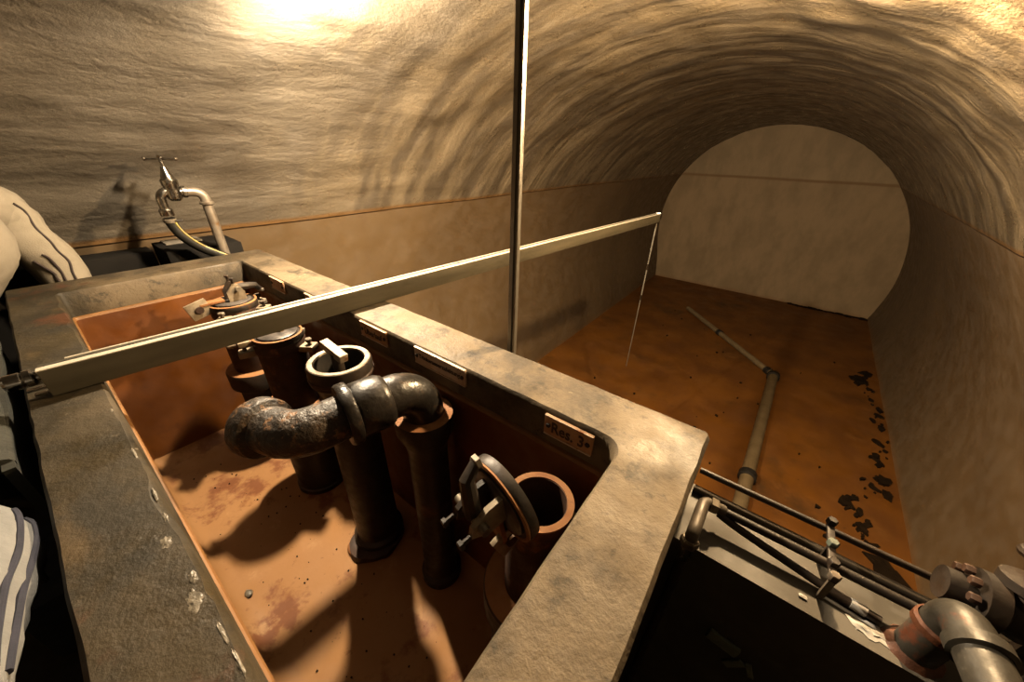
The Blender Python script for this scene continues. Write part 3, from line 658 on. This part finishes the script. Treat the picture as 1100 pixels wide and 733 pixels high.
# peeled sludge flakes on the right of the floor: countless scraps, one mesh
random.seed(3); b = B()
path = [(3.55,15.2),(3.3,14.3),(3.5,13.6),(3.6,12.2),(3.45,10.6),(3.35,9.6),(3.2,8.9),(2.75,8.2),(2.85,7.6),(3.0,7.2),(3.2,6.8),(3.1,6.2)]
def flake(cx, cy, s, el, rot):
    cx, cy, s = cx*YE/21, cy*YE/21, s*YE/21
    n = 9; pts = []
    for i in range(n):
        a_ = 2*PI*i/n; r = s*(.45+.75*random.random()); u, v_ = r*math.cos(a_)*el, r*math.sin(a_)
        pts.append((cx+u*math.cos(rot)-v_*math.sin(rot), cy+u*math.sin(rot)+v_*math.cos(rot)))
    b.prism(pts, 'z', RES_Z, RES_Z+.02+.04*random.random())
for i in range(len(path)-1):
    for k in range(9):
        t = random.random(); x = path[i][0]*(1-t)+path[i+1][0]*t+random.gauss(0,.08); y = path[i][1]*(1-t)+path[i+1][1]*t+random.gauss(0,.1)
        flake(x, y, random.choice((.02,.03,.05,.075)), 1+random.random()*1.4, random.uniform(.8,2.4))
for x, y, s in ((3.3,14.3,.26),(3.5,14.9,.2),(3.12,6.85,.24),(3.25,6.6,.2),(2.7,8.1,.14),(2.2,7.6,.05),(2.35,6.9,.06),(3.4,9.4,.13)): flake(x, y, s, 1.2, 1.4)
for _ in range(30): flake(random.uniform(-3.5,3), random.uniform(6.5,17), random.choice((.012,.018,.028)), 1.3, random.random()*3)
o = b.build('peeled_sludge', M_FLAKE); tag(o, 'scattered dark flakes of peeled sludge on the rusty reservoir floor', 'sludge', kind='stuff')
# sludge line along the foot of the end wall
b = B()
for k in range(26):
    x = 1.2+k*.11+random.uniform(-.04,.04); flake(x, 21-.14+random.uniform(-.06,.03), random.uniform(.06,.12), 1.6, random.uniform(-.3,.3))
o = b.build('sludge_bank', M_FLAKE); tag(o, 'dark bank of sludge along the foot of the end wall', 'sludge', kind='stuff')
# grit lying in the tank
b = B()
for _ in range(70):
    x, y = random.uniform(-3.6,-.9), random.uniform(.02,.6); s = random.choice((.002,.003,.005))
    b.box((x,y,-2.678+s*.6), (s*2,s*1.6,s*1.4), Matrix.Rotation(random.random()*3,3,'Z'))
o = b.build('grit', M_FLAKE); tag(o, 'dark grit scattered over the silty tank floor', 'grit', kind='stuff')
pb = thing('pebble', (-2.12,-.01,-2.68), 'small pale pebble on the silty tank floor', 'pebble'); blob(pb, 'stone', (-2.12,-.005,-2.665), (.03,.022,.014), M_LIME, 9, (10,6))

# ------------------------------------------------------------------ lamps on the vault
def lamp(pos, mat, label, face, r, hgt):
    p = Vector(pos); d = Vector(face).normalized(); up = -d
    c = Vector((ctr[0]*YE, p.y, ctr[1]*YE)); out = (p-c).normalized()
    t = thing('bulkhead_lamp', p+out*.3, label, 'lamp', 'lamps fixed to the vault')
    b = B(); b.lathe([(r*.5,.16),(r*.9,.12),(r*1.02,.03),(r*1.02,.005),(r,.0)], p, up, 28); b.build('lamp_housing', M_IRON, t)
    b = B(); b.cyl(p+up*.10, p+out*.5, .035, n=14); b.build('lamp_stem', M_IRON, t)
    b = B(); b.lathe([(r*math.sin(PI/2*k/6)+.0001, -hgt*math.cos(PI/2*k/6)) for k in range(7)]+[(r*1.01,.012)], p, up, 28, cap0=False, cap1=False); b.build('lamp_glass', mat, t)
    return t
lamp(LAMP_POS, M_GLOW, 'glowing round lamp on the vault above the tank', (.25,.70,-.75), .07, .048)
lamp(LAMP2_POS, M_GLOW2, 'glowing round lamp on the vault beyond the tank, over the reservoir', (0,.15,-1), .07, .11)

# ------------------------------------------------------------------ people
def skin_mesh(name, chains, mat, parent=None, base=(0,0,0), sub=2, root=0):
    """chains: list of lists of (x,y,z,r[,r2]) in scene units; equal points are merged"""
    vs = []; rs = []; es = []; key = {}
    for ch in chains:
        last = None
        for p in ch:
            k = tuple(round(c, 4) for c in p[:3])
            if k not in key: key[k] = len(vs); vs.append(Vector(p[:3])); rs.append((p[3], p[4] if len(p) > 4 else p[3]))
            i = key[k]
            if last is not None: es.append((last, i))
            last = i
    bs = Vector(base)
    me = bpy.data.meshes.new(name); me.from_pydata([(v-bs)*S for v in vs], es, [])
    o = bpy.data.objects.new(name, me); C.objects.link(o)
    o.modifiers.new('skin', 'SKIN').use_smooth_shade = True
    for i, sv in enumerate(me.skin_vertices[0].data): sv.radius = (rs[i][0]*S, rs[i][1]*S); sv.use_root = (i == root)
    m = o.modifiers.new('sub', 'SUBSURF'); m.levels = sub; m.render_levels = sub
    me2 = bpy.data.meshes.new_from_object(o.evaluated_get(bpy.context.evaluated_depsgraph_get()))
    bpy.data.objects.remove(o); bpy.data.meshes.remove(me)
    me2.name = name; me2.materials.clear(); me2.materials.append(mat); me2.polygons.foreach_set('use_smooth', [True]*len(me2.polygons))
    o = bpy.data.objects.new(name, me2); C.objects.link(o); BASE[o.name] = bs
    if parent is not None: o.parent = parent
    else: o.location = W(bs)
    return o
def lerp(a, b, t): return Vector(a)+(Vector(b)-Vector(a))*t
def rad_smooth(r, n):
    out = []
    for i in range(len(r)-1): out += [r[i]+(r[i+1]-r[i])*k/n for k in range(n)]
    out = out+[r[-1]]
    for _ in range(n): out = [out[max(0,i-1)]*.25+out[i]*.5+out[min(len(out)-1,i+1)]*.25 for i in range(len(out))]
    return out
def person(base, hip, chest, head, look, sh, arms, feet, label, jm, tm, vest=None, jr=1.0, sr=1.0):
    """sh: (left,right) shoulders; arms: two (elbow, wrist, finger direction); feet: two positions"""
    hip, chest, head = Vector(hip), Vector(chest), Vector(head); look = Vector(look).normalized()
    neck = lerp(chest, head, .45)
    body = [[(*hip,.24,.17),(*lerp(hip,chest,.5),.22,.16),(*chest,.26,.18),(*neck,.09,.09),(*lerp(neck,head,.5),.085,.085),(*lerp(neck,head,.8),.13,.14),(*head,.16,.19),(*(head+Vector((0,0,.14))),.13,.15)]]
    jac = [[(*lerp(hip,chest,-.12),.31,.24),(*hip,.31,.24),(*lerp(hip,chest,.5),.30,.24),(*chest,.33,.26),(*lerp(chest,neck,.7),.15,.15)]]
    tr = [[(*lerp(hip,chest,.12),.27,.2),(*hip,.28,.22)]]
    for k in (0,1):
        s = Vector(sh[k]); el, wr, fd = [Vector(v) for v in arms[k]]; fd.normalize()
        palm = wr+fd*.15
        body.append([(*chest,.26,.18),(*s,.12),(*lerp(s,el,.5),.10),(*el,.08),(*lerp(el,wr,.4),.085),(*wr,.055),(*palm,.085,.04)])
        jac.append([(*chest,.33,.26),(*s,.19),(*lerp(s,el,.5),.16),(*el,.145),(*lerp(el,wr,.5),.13),(*lerp(el,wr,.95),.095)])
        side = fd.cross(Vector((0,0,1)) if abs(fd.z) < .8 else Vector((1,0,0))).normalized(); curl = side.cross(fd)
        for j, (w_, ln) in enumerate(((-.06,.13),(-.02,.16),(.02,.15),(.06,.115))):
            r0 = palm+side*w_; body.append([(*palm,.085,.04),(*(r0+fd*.05),.022),(*(r0+fd*(.05+ln*.5)+curl*.02),.019),(*(r0+fd*(.05+ln*.85)+curl*.07),.016)])
        th = wr+fd*.06; body.append([(*wr,.055),(*(th-side*.06),.028),(*(th-side*.11+fd*.06),.022),(*(th-side*.12+fd*.12+curl*.02),.019)])
        ft = Vector(feet[k]); hj = hip+Vector((ft.x-hip.x, ft.y-hip.y, 0)).normalized()*.14+Vector((0,0,-.12)) if (Vector((ft.x-hip.x,ft.y-hip.y)).length > .05) else hip+Vector((.14*(1-2*k),0,-.12))
        an = ft+Vector((0,0,.17)); kn = lerp(hj, an, .48)+look*.08
        body.append([(*hip,.24,.17),(*hj,.17),(*lerp(hj,kn,.5),.14),(*kn,.11),(*lerp(kn,an,.35),.105),(*an,.06)])
        tr.append([(*hip,.28,.22),(*hj,.21),(*lerp(hj,kn,.5),.18),(*kn,.15),(*lerp(kn,an,.45),.14),(*an,.115)])
    o = skin_mesh('person', body, M_SKIN, None, base); tag(o, label, 'person', 'people beside the tank')
    b = B(); b.tube(smooth([p[:3] for p in jac[0]], 10), [r*jr for r in rad_smooth([p[3] for p in jac[0]], 10)], 36, jit=.05); b.build('jacket', jm, o, angle=80)
    for k in (1, 2):
        ch = [(*(lerp(chest, jac[k][1][:3], .5)+Vector((0,0,.10))), .21)]+jac[k][1:]; b = B(); b.tube(smooth([p[:3] for p in ch], 6), [r*sr for r in rad_smooth([p[3] for p in ch], 6)], 20, jit=.08); b.build('sleeve', jm, o, angle=80)
        el0 = Vector(ch[1][:3]); blob(o, 'shoulder', el0, (ch[1][3]*sr,)*3, jm, 1, (20,12), .05)
    skin_mesh('trousers', tr, tm, o, base)
    if vest: skin_mesh('vest', [[(p[0],p[1],p[2],p[3]*1.08,p[4]*1.12) for p in jac[0][:4]]], vest, o, base)
    for k in (0,1):
        ft = Vector(feet[k]); skin_mesh('shoe', [[(*(ft-look*.10+Vector((0,0,.085))),.085),(*(ft+look*.08+Vector((0,0,.08))),.085),(*(ft+look*.28+Vector((0,0,.06))),.07)]], M_BLK, o, base)
    # face and hair
    side = look.cross(Vector((0,0,1))).normalized()
    b = B()
    vs = []; fs = []; nu, nv = 24, 12
    for j in range(nv+1):
        ph = PI*.62*j/nv
        for i in range(nu):
            a_ = 2*PI*i/nu; d = side*(math.sin(ph)*math.cos(a_))-look*(math.sin(ph)*math.sin(a_))+Vector((0,0,math.cos(ph)))
            sh_ = 1 if d.dot(look) < .45 else .82
            vs.append(head+Vector((0,0,.05))-look*.02+Vector((d.x*.185,d.y*.185,d.z*.215))*sh_*(1+.04*mnoise.noise(d*7)))
    for j in range(nv):
        for i in range(nu): fs.append((j*nu+i, j*nu+(i+1)%nu, (j+1)*nu+(i+1)%nu, (j+1)*nu+i))
    b.add(vs, fs); b.build('hair', M_HAIR, o, angle=60)
    b = B(); b.tube([head+look*.15+Vector((0,0,.03)), head+look*.195+Vector((0,0,-.03)), head+look*.16+Vector((0,0,-.055))], [.018,.030,.022], 8); b.build('nose', M_SKIN, o)
    for s in (-1,1):
        b = B(); b.lathe([(.0001,.014),(.011,.010),(.015,0),(.011,-.010),(.0001,-.014)], head+look*.148+side*(s*.06)+Vector((0,0,.025)), look, 10); b.build('eye', M_INK, o)
        b = B(); b.lathe([(.0001,.012),(.035,.008),(.045,0),(.035,-.008),(.0001,-.012)], head+side*(s*.165), side, 10); b.build('ear', M_SKIN, o)
    b = B(); b.tube([head+look*.145-side*.05+Vector((0,0,-.10)), head+look*.162+Vector((0,0,-.102)), head+look*.145+side*.05+Vector((0,0,-.10))], .012, 6); b.build('mouth', M_REDR, o)
    return o
def strip(parent, pts, r, mat, name='stripe'):
    from mathutils.bvhtree import BVHTree
    bs = BASE[parent.name]; cand = []
    for o in parent.children:
        if o.name.startswith('sleeve'): cand.append(BVHTree.FromPolygons([v.co for v in o.data.vertices], [p.vertices for p in o.data.polygons]))
    def snap(p):
        q = (Vector(p)-bs)*S; best = min((t.find_nearest(q) for t in cand), key=lambda h: h[3]); return best[0]/S+bs
    pts = [snap(p) for p in smooth(pts, 4)][::2]
    b = B(); b.tube(smooth(pts, 6), r, 8); return b.build(name, mat, parent)
per1 = person((-4.4,-1.0,-2.9), (-4.35,-1.15,-1.40), (-4.36,-.44,-.61), (-3.98,-.72,-.02), (.6,.7,-.4),
       ((-4.66,-.14,-.50),(-4.05,-.95,-.62)),
       (((-4.68,.02,-.92),(-4.64,.05,-1.5),(0,.05,-1)), ((-3.90,-1.15,-1.15),(-3.80,-.80,-1.45),(.3,.9,-.3))),
       ((-4.6,-.9,-2.9),(-4.15,-1.2,-2.9)), 'person in a pale cream jacket with dark piping standing at the tank corner', M_CREAM, M_TROU, jr=1.16, sr=1.05)
for pts in (((-4.45,.10,-.42),(-4.45,.12,-.6),(-4.45,.13,-.80),(-4.45,.13,-1.0),(-4.45,.13,-1.2)), ((-4.4,-.03,-.84),(-4.4,.01,-.96),(-4.4,.02,-1.1)), ((-4.4,-.10,-.92),(-4.4,-.06,-1.03),(-4.4,-.05,-1.2))):
    strip(per1, pts, .008, M_PIPING, 'piping')
per2 = person((-2.0,-1.25,-2.9), (-2.05,-1.25,-1.42), (-2.0,-1.10,-.70), (-1.9,-1.05,.02), (.5,.8,-.5),
       ((-2.45,-1.05,-.62),(-1.75,-.88,-.66)),
       (((-2.75,-.95,-1.1),(-2.6,-.75,-1.5),(.3,.4,-.8)), ((-1.58,-.475,-1.06),(-.90,-.475,-.98),(1,.1,-.2))),
       ((-2.25,-1.2,-2.9),(-1.8,-1.35,-2.9)), 'person in a grey top with double navy sleeve stripes beside the near rim', M_GREYF, M_TROU, sr=1.0)
for dz in (0, -.055):
    strip(per2, [(-1.62,-.3,-1.00+dz),(-1.5,-.3,-.99+dz),(-1.25,-.3,-.96+dz),(-1.0,-.3,-.94+dz)], .0085, M_NAVY)
# olive jacket hanging on the outside of the near rim
b = B(); vs = []; fs = []; nx, nz = 40, 16
for side in (0, 1):
    for j in range(nz+1):
        for i in range(nx+1):
            x = -3.35+1.45*i/nx; z = -1.03-1.0*j/nz-.06*abs(math.sin(i*.35))*(j/nz)
            y = -.34-.022*math.sin(x*11+j*.12)*(j/nz+.2)-.03*(j/nz)-.03*side
            vs.append((x, min(y, -.30-.02*side), z))
m = (nx+1)*(nz+1)
for j in range(nz):
    for i in range(nx):
        q = [j*(nx+1)+i, j*(nx+1)+i+1, (j+1)*(nx+1)+i+1, (j+1)*(nx+1)+i]; fs += [q, [m+k for k in q[::-1]]]
edge = [i for i in range(nx+1)]+[j*(nx+1)+nx for j in range(1,nz+1)]+[nz*(nx+1)+i for i in range(nx-1,-1,-1)]+[j*(nx+1) for j in range(nz-1,0,-1)]
for a_, c_ in zip(edge, edge[1:]+edge[:1]): fs.append([a_, m+a_, m+c_, c_])
b.add(vs, fs); jk = thing('hung_jacket', (-2.6,-.33,-2.05), 'dark olive jacket hanging down the outside of the near rim', 'jacket'); b.build('cloth', M_OLIVE, jk, angle=80)
b = B(); b.tube(smooth([(-3.3,-.36,-1.03),(-2.9,-.375,-1.06),(-2.4,-.37,-1.05),(-1.95,-.365,-1.04)]), .03, 10); b.build('collar', M_OLIVE, jk)
# ------------------------------------------------------------------ blue bag on the walkway
bg = thing('tool_bag', (-3.1,-.62,-2.9), 'dark blue canvas bag on the walkway against the tank wall', 'bag')
b = B(); b.box((-3.1,-.62,-2.62), (.75,.5,.52), bev=.09); b.build('bag_body', M_BLUE, bg)
for s in (-1,1):
    b = B(); b.tube(arc((-3.1,-.62+s*.1,-2.38), .2, 0, PI, (1,0,0), (0,0,1), 12), .02, 8); b.build('handle', M_BLK, bg)
